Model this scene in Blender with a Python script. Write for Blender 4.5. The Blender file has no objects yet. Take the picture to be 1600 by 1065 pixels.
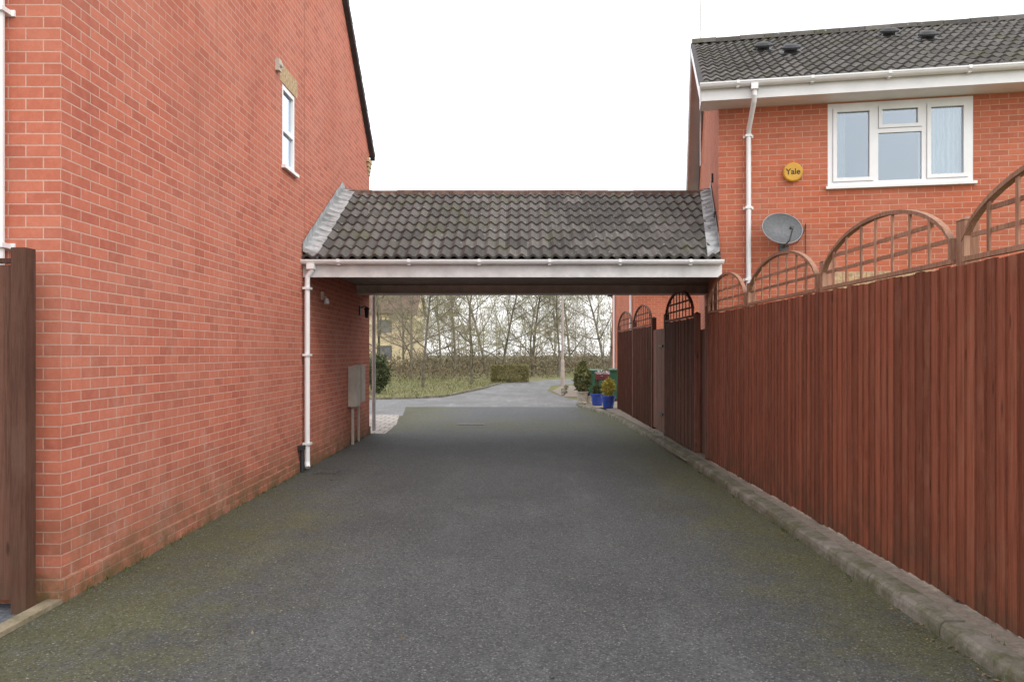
import bpy, bmesh, math, random
from mathutils import Vector, Matrix, noise
R = random.Random(7)
SC = bpy.context.scene
COL = SC.collection
rad = math.radians

# ---------------------------------------------------------------- materials
class NT:
    def __init__(s, name):
        s.m = bpy.data.materials.new(name); s.m.use_nodes = True
        s.t = s.m.node_tree; s.t.nodes.clear()
        s.out = s.n('ShaderNodeOutputMaterial'); s.b = s.n('ShaderNodeBsdfPrincipled')
        s.l(s.b.outputs[0], s.out.inputs[0])
    def n(s, k, **kw):
        x = s.t.nodes.new(k)
        for a, v in kw.items(): setattr(x, a, v)
        return x
    def l(s, a, b): s.t.links.new(a, b)
    def setin(s, sock, v):
        if hasattr(v, 'is_linked') or isinstance(v, bpy.types.NodeSocket): s.l(v, sock)
        else: sock.default_value = v
    def coord(s, kind='Object'):
        return s.n('ShaderNodeTexCoord').outputs[kind]
    def pos(s): return s.n('ShaderNodeNewGeometry').outputs['Position']
    def mapping(s, vec, scale=(1,1,1), loc=(0,0,0)):
        m = s.n('ShaderNodeMapping'); s.l(vec, m.inputs['Vector'])
        m.inputs['Scale'].default_value = scale; m.inputs['Location'].default_value = loc
        return m.outputs[0]
    def noise(s, vec, scale=5, detail=4, rough=.5, dist=0):
        m = s.n('ShaderNodeTexNoise'); s.l(vec, m.inputs['Vector'])
        m.inputs['Scale'].default_value = scale; m.inputs['Detail'].default_value = detail
        m.inputs['Roughness'].default_value = rough; m.inputs['Distortion'].default_value = dist
        return m.outputs[0]
    def vor(s, vec, scale=5, out='Distance'):
        m = s.n('ShaderNodeTexVoronoi'); s.l(vec, m.inputs['Vector']); m.inputs['Scale'].default_value = scale
        return m.outputs[out]
    def rng(s, v, a, b, c=0., d=1.):
        m = s.n('ShaderNodeMapRange'); m.clamp = True
        s.setin(m.inputs[0], v)
        for i, x in zip((1,2,3,4), (a,b,c,d)): m.inputs[i].default_value = x
        return m.outputs[0]
    def math(s, op, a, b=0.):
        m = s.n('ShaderNodeMath', operation=op); s.setin(m.inputs[0], a); s.setin(m.inputs[1], b)
        return m.outputs[0]
    def mix(s, f, a, b, mode='MIX'):
        m = s.n('ShaderNodeMix', data_type='RGBA', blend_type=mode)
        s.setin(m.inputs[0], f)
        for sock, v in ((m.inputs[6], a), (m.inputs[7], b)):
            if isinstance(v, tuple): sock.default_value = (*v[:3], 1)
            else: s.l(v, sock)
        return m.outputs[2]
    def attr(s, name='rnd'):
        a = s.n('ShaderNodeAttribute'); a.attribute_name = name
        return a.outputs['Fac']
    def xyz(s, vec):
        x = s.n('ShaderNodeSeparateXYZ'); s.l(vec, x.inputs[0]); return x.outputs
    def bump(s, h, strength=.3, dist=.01):
        b = s.n('ShaderNodeBump'); s.l(h, b.inputs['Height'])
        b.inputs['Strength'].default_value = strength; b.inputs['Distance'].default_value = dist
        s.l(b.outputs[0], s.b.inputs['Normal'])
    def fin(s, col, rough=.8, spec=.3, metal=0.):
        if isinstance(col, tuple): s.b.inputs['Base Color'].default_value = (*col[:3], 1)
        else: s.l(col, s.b.inputs['Base Color'])
        s.setin(s.b.inputs['Roughness'], rough)
        s.b.inputs['Specular IOR Level'].default_value = spec
        s.b.inputs['Metallic'].default_value = metal
        return s.m

def simple(name, col, rough=.6, var=.15, scale=6, spec=.3, metal=0., bump=0., rnd=0.):
    t = NT(name); p = t.coord()
    n = t.noise(p, scale, 6, .6)
    dark = tuple(c*(1-var*1.6) for c in col); lite = tuple(min(1, c*(1+var)) for c in col)
    c = t.mix(t.rng(n, .3, .7), dark, lite)
    if rnd:
        a = t.attr()
        c = t.mix(t.rng(a, 0, 1, 0, rnd), c, tuple(x*.25 for x in col))
    if bump: t.bump(t.noise(p, scale*8, 5, .7), bump, .01)
    return t.fin(c, rough, spec, metal)

def brick_mat(name, c1, c2, mortar, grime=True):
    t = NT(name); uv = t.coord('UV'); p = t.pos()
    b = t.n('ShaderNodeTexBrick'); t.l(uv, b.inputs['Vector'])
    b.offset = .5; b.squash = 1
    b.inputs['Color1'].default_value = (*c1, 1); b.inputs['Color2'].default_value = (*c2, 1)
    b.inputs['Mortar'].default_value = (*mortar, 1)
    b.inputs['Scale'].default_value = 1; b.inputs['Mortar Size'].default_value = .0052
    b.inputs['Mortar Smooth'].default_value = .3; b.inputs['Bias'].default_value = -.2
    b.inputs['Brick Width'].default_value = .225; b.inputs['Row Height'].default_value = .075
    fine = t.noise(p, 60, 6, .7); big = t.noise(p, 1.1, 4, .6); mid = t.noise(p, 14, 5, .65)
    c = t.mix(t.rng(fine, .35, .7, .0, .32), b.outputs[0], tuple(x*.6 for x in c1))
    c = t.mix(t.rng(mid, .45, .75, 0, .3), c, tuple(min(1, x*1.25+.05) for x in c1))
    c = t.mix(t.rng(big, .4, .72, 0, .25), c, (.48, .27, .20))
    c = t.mix(t.rng(t.noise(p, .6, 3), .48, .7, 0, .25), c, tuple(x*.68 for x in c1))
    if grime:
        z = t.xyz(p)[2]
        eff = t.math('MULTIPLY', t.rng(t.noise(t.mapping(p, (1,1,.5)), 2.3, 6, .75), .54, .72), t.rng(z, 2.6, .5))
        c = t.mix(t.math('MULTIPLY', eff, .42), c, (.55, .38, .31))
        run = t.math('MULTIPLY', t.rng(t.noise(t.mapping(p, (3,3,.18)), 1.5, 5, .7), .55, .75), .3)
        c = t.mix(run, c, tuple(x*.5 for x in c1))
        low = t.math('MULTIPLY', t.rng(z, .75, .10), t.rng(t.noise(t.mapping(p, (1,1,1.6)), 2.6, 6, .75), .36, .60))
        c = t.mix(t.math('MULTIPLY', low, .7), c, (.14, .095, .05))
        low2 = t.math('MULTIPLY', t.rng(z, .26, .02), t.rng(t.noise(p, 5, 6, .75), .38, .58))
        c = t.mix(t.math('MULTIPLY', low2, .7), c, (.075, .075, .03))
    h = t.math('SUBTRACT', t.math('MULTIPLY', fine, .35), t.math('MULTIPLY', b.outputs['Fac'], 1.0))
    t.bump(h, .55, .006)
    return t.fin(c, .88, .2)

M = {}
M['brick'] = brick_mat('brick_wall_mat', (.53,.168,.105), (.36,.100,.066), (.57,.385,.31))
M['brick2'] = brick_mat('brick_wall_orange_mat', (.50,.145,.078), (.36,.10,.057), (.54,.36,.27), False)
M['buff'] = simple('buff_brick_mat', (.50,.37,.22), .9, .25, 22, bump=.3)
M['white'] = simple('white_upvc_mat', (.78,.79,.80), .35, .05, 3, .5)
M['dirtywhite'] = simple('weathered_white_paint_mat', (.66,.66,.66), .5, .14, 4, .4)
M['lead'] = simple('lead_flashing_mat', (.36,.37,.38), .6, .28, 7, .4, bump=.2)
M['ceil'] = simple('dark_soffit_mat', (.34,.29,.265), .7, .12, 4)
M['beam'] = simple('grey_beam_mat', (.58,.52,.49), .6, .15, 5)
M['dark'] = simple('dark_undercloak_mat', (.06,.055,.055), .8, .2, 8)
M['black'] = simple('black_plastic_mat', (.03,.03,.032), .5, .1, 5)
M['meter'] = simple('meter_box_plastic_mat', (.50,.45,.39), .5, .12, 5)
M['yellow'] = simple('yellow_alarm_plastic_mat', (.60,.33,.04), .45, .08, 9, .4)
M['ink'] = simple('dark_lettering_mat', (.04,.03,.02), .5, 0.05, 5)
M['dish'] = simple('grey_dish_mat', (.125,.132,.142), .5, .16, 30, .4)
M['dishrim'] = simple('dish_rim_mat', (.30,.31,.33), .4, .08, 8, .5)
M['joint'] = simple('sealant_joint_mat', (.33,.12,.08), .8, .1, 9)
t = NT('curtain_mat'); p = t.coord()
w = t.n('ShaderNodeTexWave'); t.l(p, w.inputs[0]); w.inputs['Scale'].default_value = 5; w.inputs['Distortion'].default_value = 2
M['curtain'] = t.fin(t.mix(w.outputs[1], (.5,.49,.46), (.8,.79,.76)), .9)
M['room'] = simple('dim_room_mat', (.17,.18,.19), .9, .3, 1.5)
t = NT('window_glass_mat')
g = t.n('ShaderNodeBsdfGlossy'); g.inputs['Color'].default_value = (.85,.92,1,1); g.inputs['Roughness'].default_value = .03
tr = t.n('ShaderNodeBsdfTransparent'); tr.inputs['Color'].default_value = (.8,.86,.88,1)
lw = t.n('ShaderNodeLayerWeight'); lw.inputs[0].default_value = .35
mx = t.n('ShaderNodeMixShader'); t.l(t.rng(lw.outputs['Facing'], 0, 1, .16, .9), mx.inputs[0]); t.l(tr.outputs[0], mx.inputs[1]); t.l(g.outputs[0], mx.inputs[2])
t.l(mx.outputs[0], t.out.inputs[0]); M['glass'] = t.m

def tile_mat(name, base):
    t = NT(name); p = t.coord(); a = t.attr()
    c = t.mix(a, tuple(x*.6 for x in base), tuple(x*1.35 for x in base))
    c = t.mix(t.rng(t.noise(p, 9, 6, .7), .4, .7, 0, .5), c, tuple(x*.5 for x in base))
    c = t.mix(t.rng(t.noise(p, 2.2, 5, .7), .54, .66, 0, .6), c, (.085,.09,.035))
    v = t.vor(p, 8); sp = t.math('MULTIPLY', t.rng(v, .17, .09), t.rng(t.noise(p, 2.6, 3), .46, .56))
    c = t.mix(t.math('MULTIPLY', sp, .75), c, (.34,.34,.31))
    c = t.mix(t.rng(t.noise(p, 38, 4, .8), .58, .68, 0, .55), c, (.28,.27,.24))
    t.bump(t.noise(p, 70, 5, .7), .4, .006)
    return t.fin(c, .85, .25)
M['tile'] = tile_mat('concrete_tile_mat', (.112,.103,.096))
M['ridge'] = simple('ridge_tile_mat', (.15,.095,.075), .85, .35, 9, bump=.4)

def wood_mat(name, base, weather):
    t = NT(name); p = t.coord(); a = t.attr()
    cmb = t.n('ShaderNodeCombineXYZ'); t.l(t.math('MULTIPLY', a, 37.), cmb.inputs[0]); t.l(t.math('MULTIPLY', a, 17.), cmb.inputs[2])
    ad = t.n('ShaderNodeVectorMath', operation='ADD'); t.l(p, ad.inputs[0]); t.l(cmb.outputs[0], ad.inputs[1])
    g = t.noise(t.mapping(ad.outputs[0], (28,28,1.1)), 1.6, 6, .7, .6)
    g2 = t.noise(t.mapping(ad.outputs[0], (90,90,3)), 2, 4, .7)
    c = t.mix(t.rng(a, 0, 1, 0, 1), tuple(x*.60 for x in base), tuple(x*1.25 for x in base))
    c = t.mix(t.rng(g, .42, .66, 0, .72), c, tuple(x*.36 for x in base))
    c = t.mix(t.rng(g2, .48, .70, 0, .55), c, weather)
    pt = t.noise(ad.outputs[0], 2.1, 5, .65)
    c = t.mix(t.rng(pt, .52, .72, 0, .5), c, weather)
    c = t.mix(t.rng(pt, .48, .3, 0, .45), c, tuple(x*.5 for x in base))
    kn = t.vor(t.mapping(ad.outputs[0], (9,9,2.2)), 1.)
    c = t.mix(t.rng(kn, .13, .05, 0, .7), c, tuple(x*.2 for x in base))
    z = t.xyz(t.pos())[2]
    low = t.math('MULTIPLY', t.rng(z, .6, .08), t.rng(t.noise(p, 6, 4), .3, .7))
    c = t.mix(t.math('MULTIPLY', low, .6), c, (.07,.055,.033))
    t.bump(g, .45, .006)
    return t.fin(c, .78, .2)
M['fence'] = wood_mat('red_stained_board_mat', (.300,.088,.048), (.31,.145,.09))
M['fence_shade'] = wood_mat('shaded_board_mat', (.185,.072,.048), (.21,.115,.08))  # far fence boards: shade put into a darker board colour
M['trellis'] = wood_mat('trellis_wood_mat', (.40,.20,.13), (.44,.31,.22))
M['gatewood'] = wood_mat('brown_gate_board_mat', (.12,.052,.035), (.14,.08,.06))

def asphalt(name, base, moss):
    t = NT(name); p = t.pos()
    n1 = t.noise(p, 75, 4, .75); v = t.vor(p, 75); v2 = t.vor(p, 75, 'Color'); v3 = t.vor(p, 34, 'Color'); big = t.noise(p, .55, 5, .6); mid = t.noise(p, 4, 6, .75)
    sx = t.n('ShaderNodeSeparateColor'); t.l(v2, sx.inputs[0]); s3 = t.n('ShaderNodeSeparateColor'); t.l(v3, s3.inputs[0])
    X, Y, Z = t.xyz(p)[:3]
    c = t.mix(t.rng(n1, .32, .68), tuple(x*.38 for x in base), tuple(x*1.35 for x in base))
    c = t.mix(t.math('MULTIPLY', t.rng(sx.outputs[0], .5, 1.), .5), c, tuple(x*2.0 for x in base))
    c = t.mix(t.rng(big, .40, .60, 0, .42), c, tuple(x*.5 for x in base))
    wear = t.noise(t.mapping(p, (1.6,.28,1)), 1.3, 6, .7)
    c = t.mix(t.rng(wear, .5, .68, 0, .34), c, tuple(x*1.75 for x in base))
    c = t.mix(t.rng(mid, .52, .72, 0, .28), c, tuple(x*.4 for x in base))
    if moss:
        c = t.mix(t.rng(Y, 8, 19, 0, .5), c, tuple(x*1.5 for x in base))  # tarmac paler with distance, grazing sheen put into the colour
        r = t.rng(X, .9, 2.35); l = t.rng(X, -.7, -2.9)
        l = t.math('MULTIPLY', l, t.math('MAXIMUM', t.rng(Y, 11, 7, .3, 1), t.rng(Y, 14, 16)))
        r = t.math('MULTIPLY', r, t.rng(Y, 2.5, 5, .5, 1))
        e = t.math('MAXIMUM', l, r)
        far = t.math('MULTIPLY', t.math('MULTIPLY', t.rng(Y, 13.5, 16), t.rng(Y, 20, 17.5)), .6)
        e = t.math('MAXIMUM', e, far)
        nn = t.noise(p, 1.8, 9, .80); nf = t.noise(p, 30, 5, .9)
        m = t.rng(t.math('ADD', t.math('MULTIPLY', e, .34), t.math('ADD', nn, t.math('MULTIPLY', nf, .85))), 1.00, 1.26)
        c = t.mix(t.math('MULTIPLY', m, t.math('MULTIPLY', t.rng(e, .02, .6), .74)), c, (.110,.110,.034))
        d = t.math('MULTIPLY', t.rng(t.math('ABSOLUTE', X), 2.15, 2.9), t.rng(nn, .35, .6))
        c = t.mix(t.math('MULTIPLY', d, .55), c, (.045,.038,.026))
    c = t.mix(t.math('MULTIPLY', t.rng(sx.outputs[1], .5, 1.), .58), c, tuple(x*.22 for x in base))
    sp = t.math('MULTIPLY', t.rng(v, .42, .22), t.rng(sx.outputs[2], .86, .92))
    c = t.mix(t.math('MULTIPLY', sp, .62), c, (.28,.28,.265))
    sp = t.math('MULTIPLY', t.rng(t.vor(p, 34), .30, .18), t.rng(s3.outputs[0], .95, .975))
    c = t.mix(t.math('MULTIPLY', sp, .7), c, (.33,.30,.25))
    hh = t.math('ADD', n1, t.math('MULTIPLY', v, -.8))
    t.bump(hh, .9, .010)
    return t.fin(c, .8, .35)
M['asphalt'] = asphalt('driveway_asphalt_mat', (.082,.085,.087), True)
M['road'] = asphalt('road_asphalt_mat', (.21,.21,.212), False)
def ground_mat(name, a, b, sc=1.2, moss=0.):
    t = NT(name); p = t.pos()
    c = t.mix(t.rng(t.noise(p, sc, 6, .65), .35, .65), a, b)
    c = t.mix(t.rng(t.noise(p, 30, 5, .8), .4, .75, 0, .5), c, tuple(x*.45 for x in a))
    if moss: c = t.mix(t.rng(t.noise(p, 4, 7, .8), .44, .58, 0, moss), c, (.085,.088,.035))
    t.bump(t.noise(p, 40, 5, .8), .6, .02)
    return t.fin(c, .95, .1)
M['grass'] = ground_mat('grass_mat', (.14,.16,.065), (.24,.21,.115))
M['gravel'] = ground_mat('gravel_mat', (.33,.28,.23), (.22,.19,.16), 18)
M['kerb'] = ground_mat('kerb_concrete_mat', (.29,.265,.23), (.16,.15,.115), 3.5, .68)
M['edging'] = ground_mat('edging_concrete_mat', (.34,.28,.20), (.21,.18,.12), 5, .4)
M['slate'] = ground_mat('slate_chip_mat', (.16,.17,.19), (.08,.085,.1), 30)
t = NT('block_paving_mat'); p = t.pos()
b = t.n('ShaderNodeTexBrick'); t.l(p, b.inputs['Vector']); b.inputs['Scale'].default_value = 1
b.inputs['Color1'].default_value = (.40,.37,.34,1); b.inputs['Color2'].default_value = (.30,.27,.25,1); b.inputs['Mortar'].default_value = (.12,.11,.09,1)
b.inputs['Brick Width'].default_value = .3; b.inputs['Row Height'].default_value = .3; b.inputs['Mortar Size'].default_value = .012
M['paving'] = t.fin(b.outputs[0], .9, .2)
M['iron'] = simple('cast_iron_mat', (.075,.07,.065), .6, .3, 20, bump=.3)
M['bark'] = simple('bark_mat', (.16,.14,.105), .9, .35, 3, bump=.3)
M['twig'] = simple('twig_mat', (.25,.215,.16), .9, .25, 1.2)  # twig tones, here and below, brightened in place of haze
M['twiggreen'] = simple('budding_twig_mat', (.28,.265,.15), .9, .25, 1.2)
M['twigfar'] = simple('distant_twig_mat', (.37,.345,.29), .95, .25, .5, rnd=.4)  # palest twigs, woodland haze put into the base colour
M['under'] = simple('undergrowth_mat', (.23,.185,.115), .95, .4, .8, rnd=.7)
M['hedge'] = simple('hedge_leaf_mat', (.28,.25,.10), .9, .3, 3, rnd=.75)
M['conifer'] = simple('conifer_leaf_mat', (.19,.20,.075), .9, .3, 6, rnd=.7)
M['golden'] = simple('golden_leaf_mat', (.50,.42,.08), .8, .25, 8, rnd=.55)
M['darkleaf'] = simple('dark_leaf_mat', (.10,.125,.055), .9, .3, 6, rnd=.7)
M['litter'] = simple('leaf_litter_mat', (.24,.17,.09), .9, .35, 9, rnd=.8)
M['weed'] = simple('weed_mat', (.11,.15,.04), .9, .3, 9, rnd=.6)
M['blue'] = simple('blue_glaze_mat', (.03,.07,.34), .2, .2, 6, .6)
M['stonepot'] = simple('stone_pot_mat', (.42,.38,.31), .85, .2, 9, bump=.2)
M['soil'] = simple('soil_mat', (.05,.035,.025), .95, .3, 20)
M['bin'] = simple('green_bin_mat', (.03,.10,.055), .5, .15, 4)
M['maroon'] = simple('maroon_wood_mat', (.13,.035,.035), .6, .2, 8)
M['flower'] = simple('white_flower_mat', (.45,.36,.38), .8, .1, 8)
M['lamppost'] = simple('concrete_post_mat', (.40,.34,.31), .8, .12, 4)
M['render'] = simple('cream_render_mat', (.62,.52,.33), .9, .1, 2)

# ---------------------------------------------------------------- mesh builder
class MB:
    def __init__(s): s.v=[]; s.f=[]; s.uv=[]; s.mi=[]; s.r=[]
    def face(s, pts, m=0, r=0., uv=None):
        i = len(s.v); s.v += [tuple(p) for p in pts]; s.f.append(tuple(range(i, i+len(pts))))
        if uv is None:
            a, b, c = Vector(pts[0]), Vector(pts[1]), Vector(pts[2]); n = (b-a).cross(c-a)
            ax = max(range(3), key=lambda k: abs(n[k]))
            uv = [((p[1], p[2]) if ax == 0 else (p[0]+.1125, p[2]) if ax == 1 else (p[0], p[1])) for p in pts]
        s.uv.append(uv); s.mi.append(m); s.r.append(r)
    def box(s, x0,x1,y0,y1,z0,z1, m=0, r=0., T=None):
        P = [(x0,y0,z0),(x1,y0,z0),(x1,y1,z0),(x0,y1,z0),(x0,y0,z1),(x1,y0,z1),(x1,y1,z1),(x0,y1,z1)]
        if T: P = [tuple(T @ Vector(p)) for p in P]
        for q in ((0,3,2,1),(4,5,6,7),(0,1,5,4),(1,2,6,5),(2,3,7,6),(3,0,4,7)): s.face([P[k] for k in q], m, r)
    def tube(s, pts, rads, n=8, m=0, r=0., cap=True):
        pts = [Vector(p) for p in pts]; 
        if not hasattr(rads, '__len__'): rads = [rads]*len(pts)
        base = len(s.v); prev = None
        for k, p in enumerate(pts):
            d = (pts[min(k+1, len(pts)-1)] - pts[max(k-1, 0)]).normalized()
            if prev is None:
                u = d.orthogonal().normalized()
            else: u = (prev - d*prev.dot(d)).normalized()
            prev = u; w = d.cross(u)
            for j in range(n):
                a = 2*math.pi*j/n; s.v.append(tuple(p + (u*math.cos(a)+w*math.sin(a))*rads[k]))
        for k in range(len(pts)-1):
            for j in range(n):
                a = base+k*n+j; b = base+k*n+(j+1)%n
                s.f.append((a, b, b+n, a+n)); s.uv.append([(0,0)]*4); s.mi.append(m); s.r.append(r)
        if cap:
            s.f.append(tuple(base+j for j in reversed(range(n)))); s.uv.append([(0,0)]*n); s.mi.append(m); s.r.append(r)
            e = base+(len(pts)-1)*n
            s.f.append(tuple(e+j for j in range(n))); s.uv.append([(0,0)]*n); s.mi.append(m); s.r.append(r)
    def obj(s, name, mats, parent=None, loc=(0,0,0), rot=(0,0,0), smooth=False, weld=False, bevel=0, clip=None, **props):
        me = bpy.data.meshes.new(name); me.from_pydata(s.v, [], s.f)
        for m in (mats if isinstance(mats, (list, tuple)) else [mats]): me.materials.append(m)
        ul = me.uv_layers.new(name='UVMap'); flat = []
        for q in s.uv:
            for a in q: flat += [a[0], a[1]]
        ul.data.foreach_set('uv', flat)
        at = me.attributes.new('rnd', 'FLOAT', 'FACE'); at.data.foreach_set('value', s.r)
        me.polygons.foreach_set('material_index', s.mi)
        if smooth: me.polygons.foreach_set('use_smooth', [True]*len(s.f))
        if weld or clip:
            bm = bmesh.new(); bm.from_mesh(me)
            if weld: bmesh.ops.remove_doubles(bm, verts=bm.verts, dist=.0004)
            if clip:
                bmesh.ops.bisect_plane(bm, geom=bm.verts[:]+bm.edges[:]+bm.faces[:], plane_co=clip[0], plane_no=clip[1], clear_outer=True)
            bm.to_mesh(me); bm.free()
        me.update()
        o = bpy.data.objects.new(name, me); COL.objects.link(o)
        o.location = loc; o.rotation_euler = rot
        if parent: o.parent = parent
        if bevel:
            b = o.modifiers.new('Bevel', 'BEVEL'); b.width = bevel; b.segments = 2; b.limit_method = 'ANGLE'
        for k, v in props.items(): o[k] = v
        return o
def empty(name, loc, rotz=0, **props):
    o = bpy.data.objects.new(name, None); COL.objects.link(o); o.location = loc; o.rotation_euler = (0,0,rotz)
    o.empty_display_size = .3
    for k, v in props.items(): o[k] = v
    return o

def wall_holes(mb, P, u0, u1, z0, z1, holes, depth, N, m=0):
    us = sorted({u0,u1}|{h[0] for h in holes}|{h[1] for h in holes}); zs = sorted({z0,z1}|{h[2] for h in holes}|{h[3] for h in holes})
    def q(pts, uv):
        a,b,c = (Vector(pts[k]) for k in range(3)); n = (b-a).cross(c-a)
        if n.dot(Vector(N)) < 0: pts = pts[::-1]; uv = uv[::-1]
        mb.face(pts, m, 0, uv)
    for i in range(len(us)-1):
        for j in range(len(zs)-1):
            a,b,c,d = us[i],us[i+1],zs[j],zs[j+1]; cu,cz=(a+b)/2,(c+d)/2
            if any(h[0]<cu<h[1] and h[2]<cz<h[3] for h in holes): continue
            q([P(a,c,0),P(b,c,0),P(b,d,0),P(a,d,0)], [(a,c),(b,c),(b,d),(a,d)])
    for (a,b,c,d) in holes:
        for (p1,p2) in (((a,c),(a,d)),((b,c),(b,d)),((a,c),(b,c)),((a,d),(b,d))):
            mb.face([P(*p1,0),P(*p2,0),P(*p2,depth),P(*p1,depth)], m, 0, [(p1[0],p1[1]),(p2[0],p2[1]),(p2[0]+.1,p2[1]+.01),(p1[0]+.1,p1[1]+.01)])

def tile_slope(mb, F, width, length, roll=.15, course=.32, hgt=.034, seed=1):
    rr = random.Random(seed); K = 7; nt = int(math.ceil(width/(2*roll))); nc = int(math.ceil(length/course))
    for j in range(nc):
        s0 = j*course - .02; s1 = min((j+1)*course+.03, length)
        for i in range(nt):
            jit = rr.uniform(-.004,.004); ds = rr.uniform(-.009,.009); rv = rr.random(); x0 = i*2*roll
            prof = []
            for k in range(2*K+1):
                x = x0 + 2*roll*k/(2*K)
                if x > width: x = width
                ph = (k % K)/K
                h = hgt*(.5-.5*math.cos(2*math.pi*ph))**1.15
                prof.append((x, h))
            for k in range(2*K):
                (xa,ha),(xb,hb) = prof[k], prof[k+1]
                if xb-xa < 1e-6: continue
                lo = .034+jit; hi = .004
                mb.face([F(xa,s0+ds,ha+lo),F(xb,s0+ds,hb+lo),F(xb,s1,hb+hi),F(xa,s1,ha+hi)], 0, rv)
                mb.face([F(xa,s0+ds,ha-.004),F(xb,s0+ds,hb-.004),F(xb,s0+ds,hb+lo),F(xa,s0+ds,ha+lo)], 0, rv*.4)
def ridge_run(mb, a, b, r=.105, seg=.45, seed=2):
    rr = random.Random(seed); a=Vector(a); b=Vector(b); L=(b-a).length; d=(b-a)/L; side=Vector((-d.y,d.x,0)); n=int(L/seg)+1
    for i in range(n):
        p=a+d*i*L/n; q=a+d*((i+1)*L/n+.004); dz=rr.uniform(-.004,.007); rv=rr.random()
        for k in range(8):
            t0=math.pi*k/8-.25; t1=math.pi*(k+1)/8-.25
            if k==7: t1=math.pi+.25
            if k==0: t0=-.25
            f=lambda P,t: tuple(P+side*math.cos(t)*r+Vector((0,0,math.sin(t)*r*.85+dz)))
            mb.face([f(p,t0),f(q,t0),f(q,t1),f(p,t1)],0,rv)
        for P in (p,q): mb.face([tuple(P+side*math.cos(math.pi*k/8)*r+Vector((0,0,math.sin(math.pi*k/8)*r*.85+dz))) for k in range(9)],0,rv)
def gutter(mb, x0, x1, y, z, r=.056):
    n=10
    for sgn, rr_ in ((1,r),(-1,r-.006)):
        for k in range(n):
            t0=math.pi+math.pi*k/n; t1=math.pi+math.pi*(k+1)/n
            pts=[(x0,y+math.cos(t0)*rr_,z+math.sin(t0)*rr_),(x1,y+math.cos(t0)*rr_,z+math.sin(t0)*rr_),(x1,y+math.cos(t1)*rr_,z+math.sin(t1)*rr_),(x0,y+math.cos(t1)*rr_,z+math.sin(t1)*rr_)]
            mb.face(pts if sgn>0 else pts[::-1])
    mb.box(x0,x1,y-r-.004,y-r+.004,z-.012,z+.006)
    for x in (x0,x1): mb.face([(x,y+math.cos(math.pi+math.pi*k/n)*r,z+math.sin(math.pi+math.pi*k/n)*r) for k in range(n+1)])
    k=x0+.5
    while k<x1-.2:
        mb.box(k-.02,k+.02,y-r-.007,y-r+.006,z-.03,z+.012); mb.box(k-.02,k+.02,y-.03,y+r,z-r-.008,z-r+.002); k+=.95

# ---------------------------------------------------------------- ground / roads
mb=MB(); mb.face([(-250,-60,-.012),(250,-60,-.012),(250,350,-.012),(-250,350,-.012)]); mb.obj('ground',M['grass'],kind='structure')
mb=MB(); mb.face([(-2.93,-6,0),(2.5,-6,0),(2.5,12,0),(2.45,19,0),(2.2,21,0),(1.7,22.5,0),(-3.3,22.5,0),(-2.93,19.5,0)]); mb.obj('driveway',M['asphalt'],kind='structure')
mb=MB(); mb.face([(-40,19.4,-.004),(2.6,19.4,-.004),(2.3,24.6,-.004),(1.7,27,-.004),(1.2,32,-.004),(1.6,37,-.004),(4,41,-.004),(12,46,-.004),(12,51,-.004),(2,45,-.004),(-.9,39.5,-.004),(-1.6,33.5,-.004),(-2.7,27.2,-.004),(-6,25.6,-.004),(-40,25.2,-.004)]); mb.obj('road',M['road'],kind='structure')
mb=MB(); mb.face([(-9,15.1,.003),(-2.62,15.1,.003),(-2.7,17,.003),(-3.05,19.7,.003),(-9,20.3,.003)]); mb.obj('paving',M['paving'],kind='structure')
mb=MB(); mb.face([(-6.5,-6,.0),(-3.03,-6,.0),(-3.03,4.9,.0),(-6.5,4.9,.0)]); mb.obj('path',M['slate'],kind='structure')
mb=MB(); mb.face([(2.4,11,.045),(5.4,11,.045),(5.4,24.2,.045),(2.4,24.2,.045)],0)
mb.face([(2.5,-6,.045),(2.95,-6,.045),(2.95,11,.045),(2.5,11,.045)]); mb.face([(1.95,21.5,.05),(5.4,21.5,.05),(5.4,24.3,.05),(2.05,24.3,.05)])
mb.obj('pavement',M['gravel'],kind='structure')
mb=MB(); mb.face([(1.6,27.6,.0),(9,27.6,.0),(12,44,.0),(4.6,40.5,.0),(2.0,36,.0),(1.4,32,.0)]); mb.obj('gravel_garden',M['gravel'],kind='structure')

def kerb(name, path, w, h, unit, mat, rise0=-.02):
    pts=[Vector((p[0],p[1],0)) for p in path]; mb=MB(); rr=random.Random(3)
    L=[0]
    for a,b in zip(pts,pts[1:]): L.append(L[-1]+(b-a).length)
    def at(d):
        for i in range(len(pts)-1):
            if d<=L[i+1]+1e-9: return pts[i].lerp(pts[i+1],(d-L[i])/(L[i+1]-L[i]))
        return pts[-1]
    d=0
    while d<L[-1]-.05:
        a=at(d+.004); b=at(min(d+unit,L[-1])-.004); t=(b-a).normalized(); n=Vector((t.y,-t.x,0)); o=n*rr.uniform(-.008,.008); dz=rr.uniform(-.007,.007); a=a+o; b=b+o
        prof=[(0,rise0),(0.004,h-.045+dz),(.012,h-.018+dz),(.032,h+dz),(w,h+dz),(w,rise0)]
        for (u0,z0),(u1,z1) in zip(prof,prof[1:]):
            mb.face([tuple(a+n*u0+Vector((0,0,z0))),tuple(b+n*u0+Vector((0,0,z0))),tuple(b+n*u1+Vector((0,0,z1))),tuple(a+n*u1+Vector((0,0,z1)))])
        for P in (a,b): mb.face([tuple(P+n*u+Vector((0,0,z))) for u,z in prof])
        d+=unit
    return mb.obj(name,mat,kind='structure')
kerb('kerb',[(2.34,-3),(2.36,4),(2.44,11),(2.41,13.7),(2.30,18.3),(2.12,20.3),(1.85,21.6),(1.72,22.8),(1.8,23.9),(2.2,24.6),(4,25),(12,25.2)],.15,.09,.915,M['kerb'])
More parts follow.
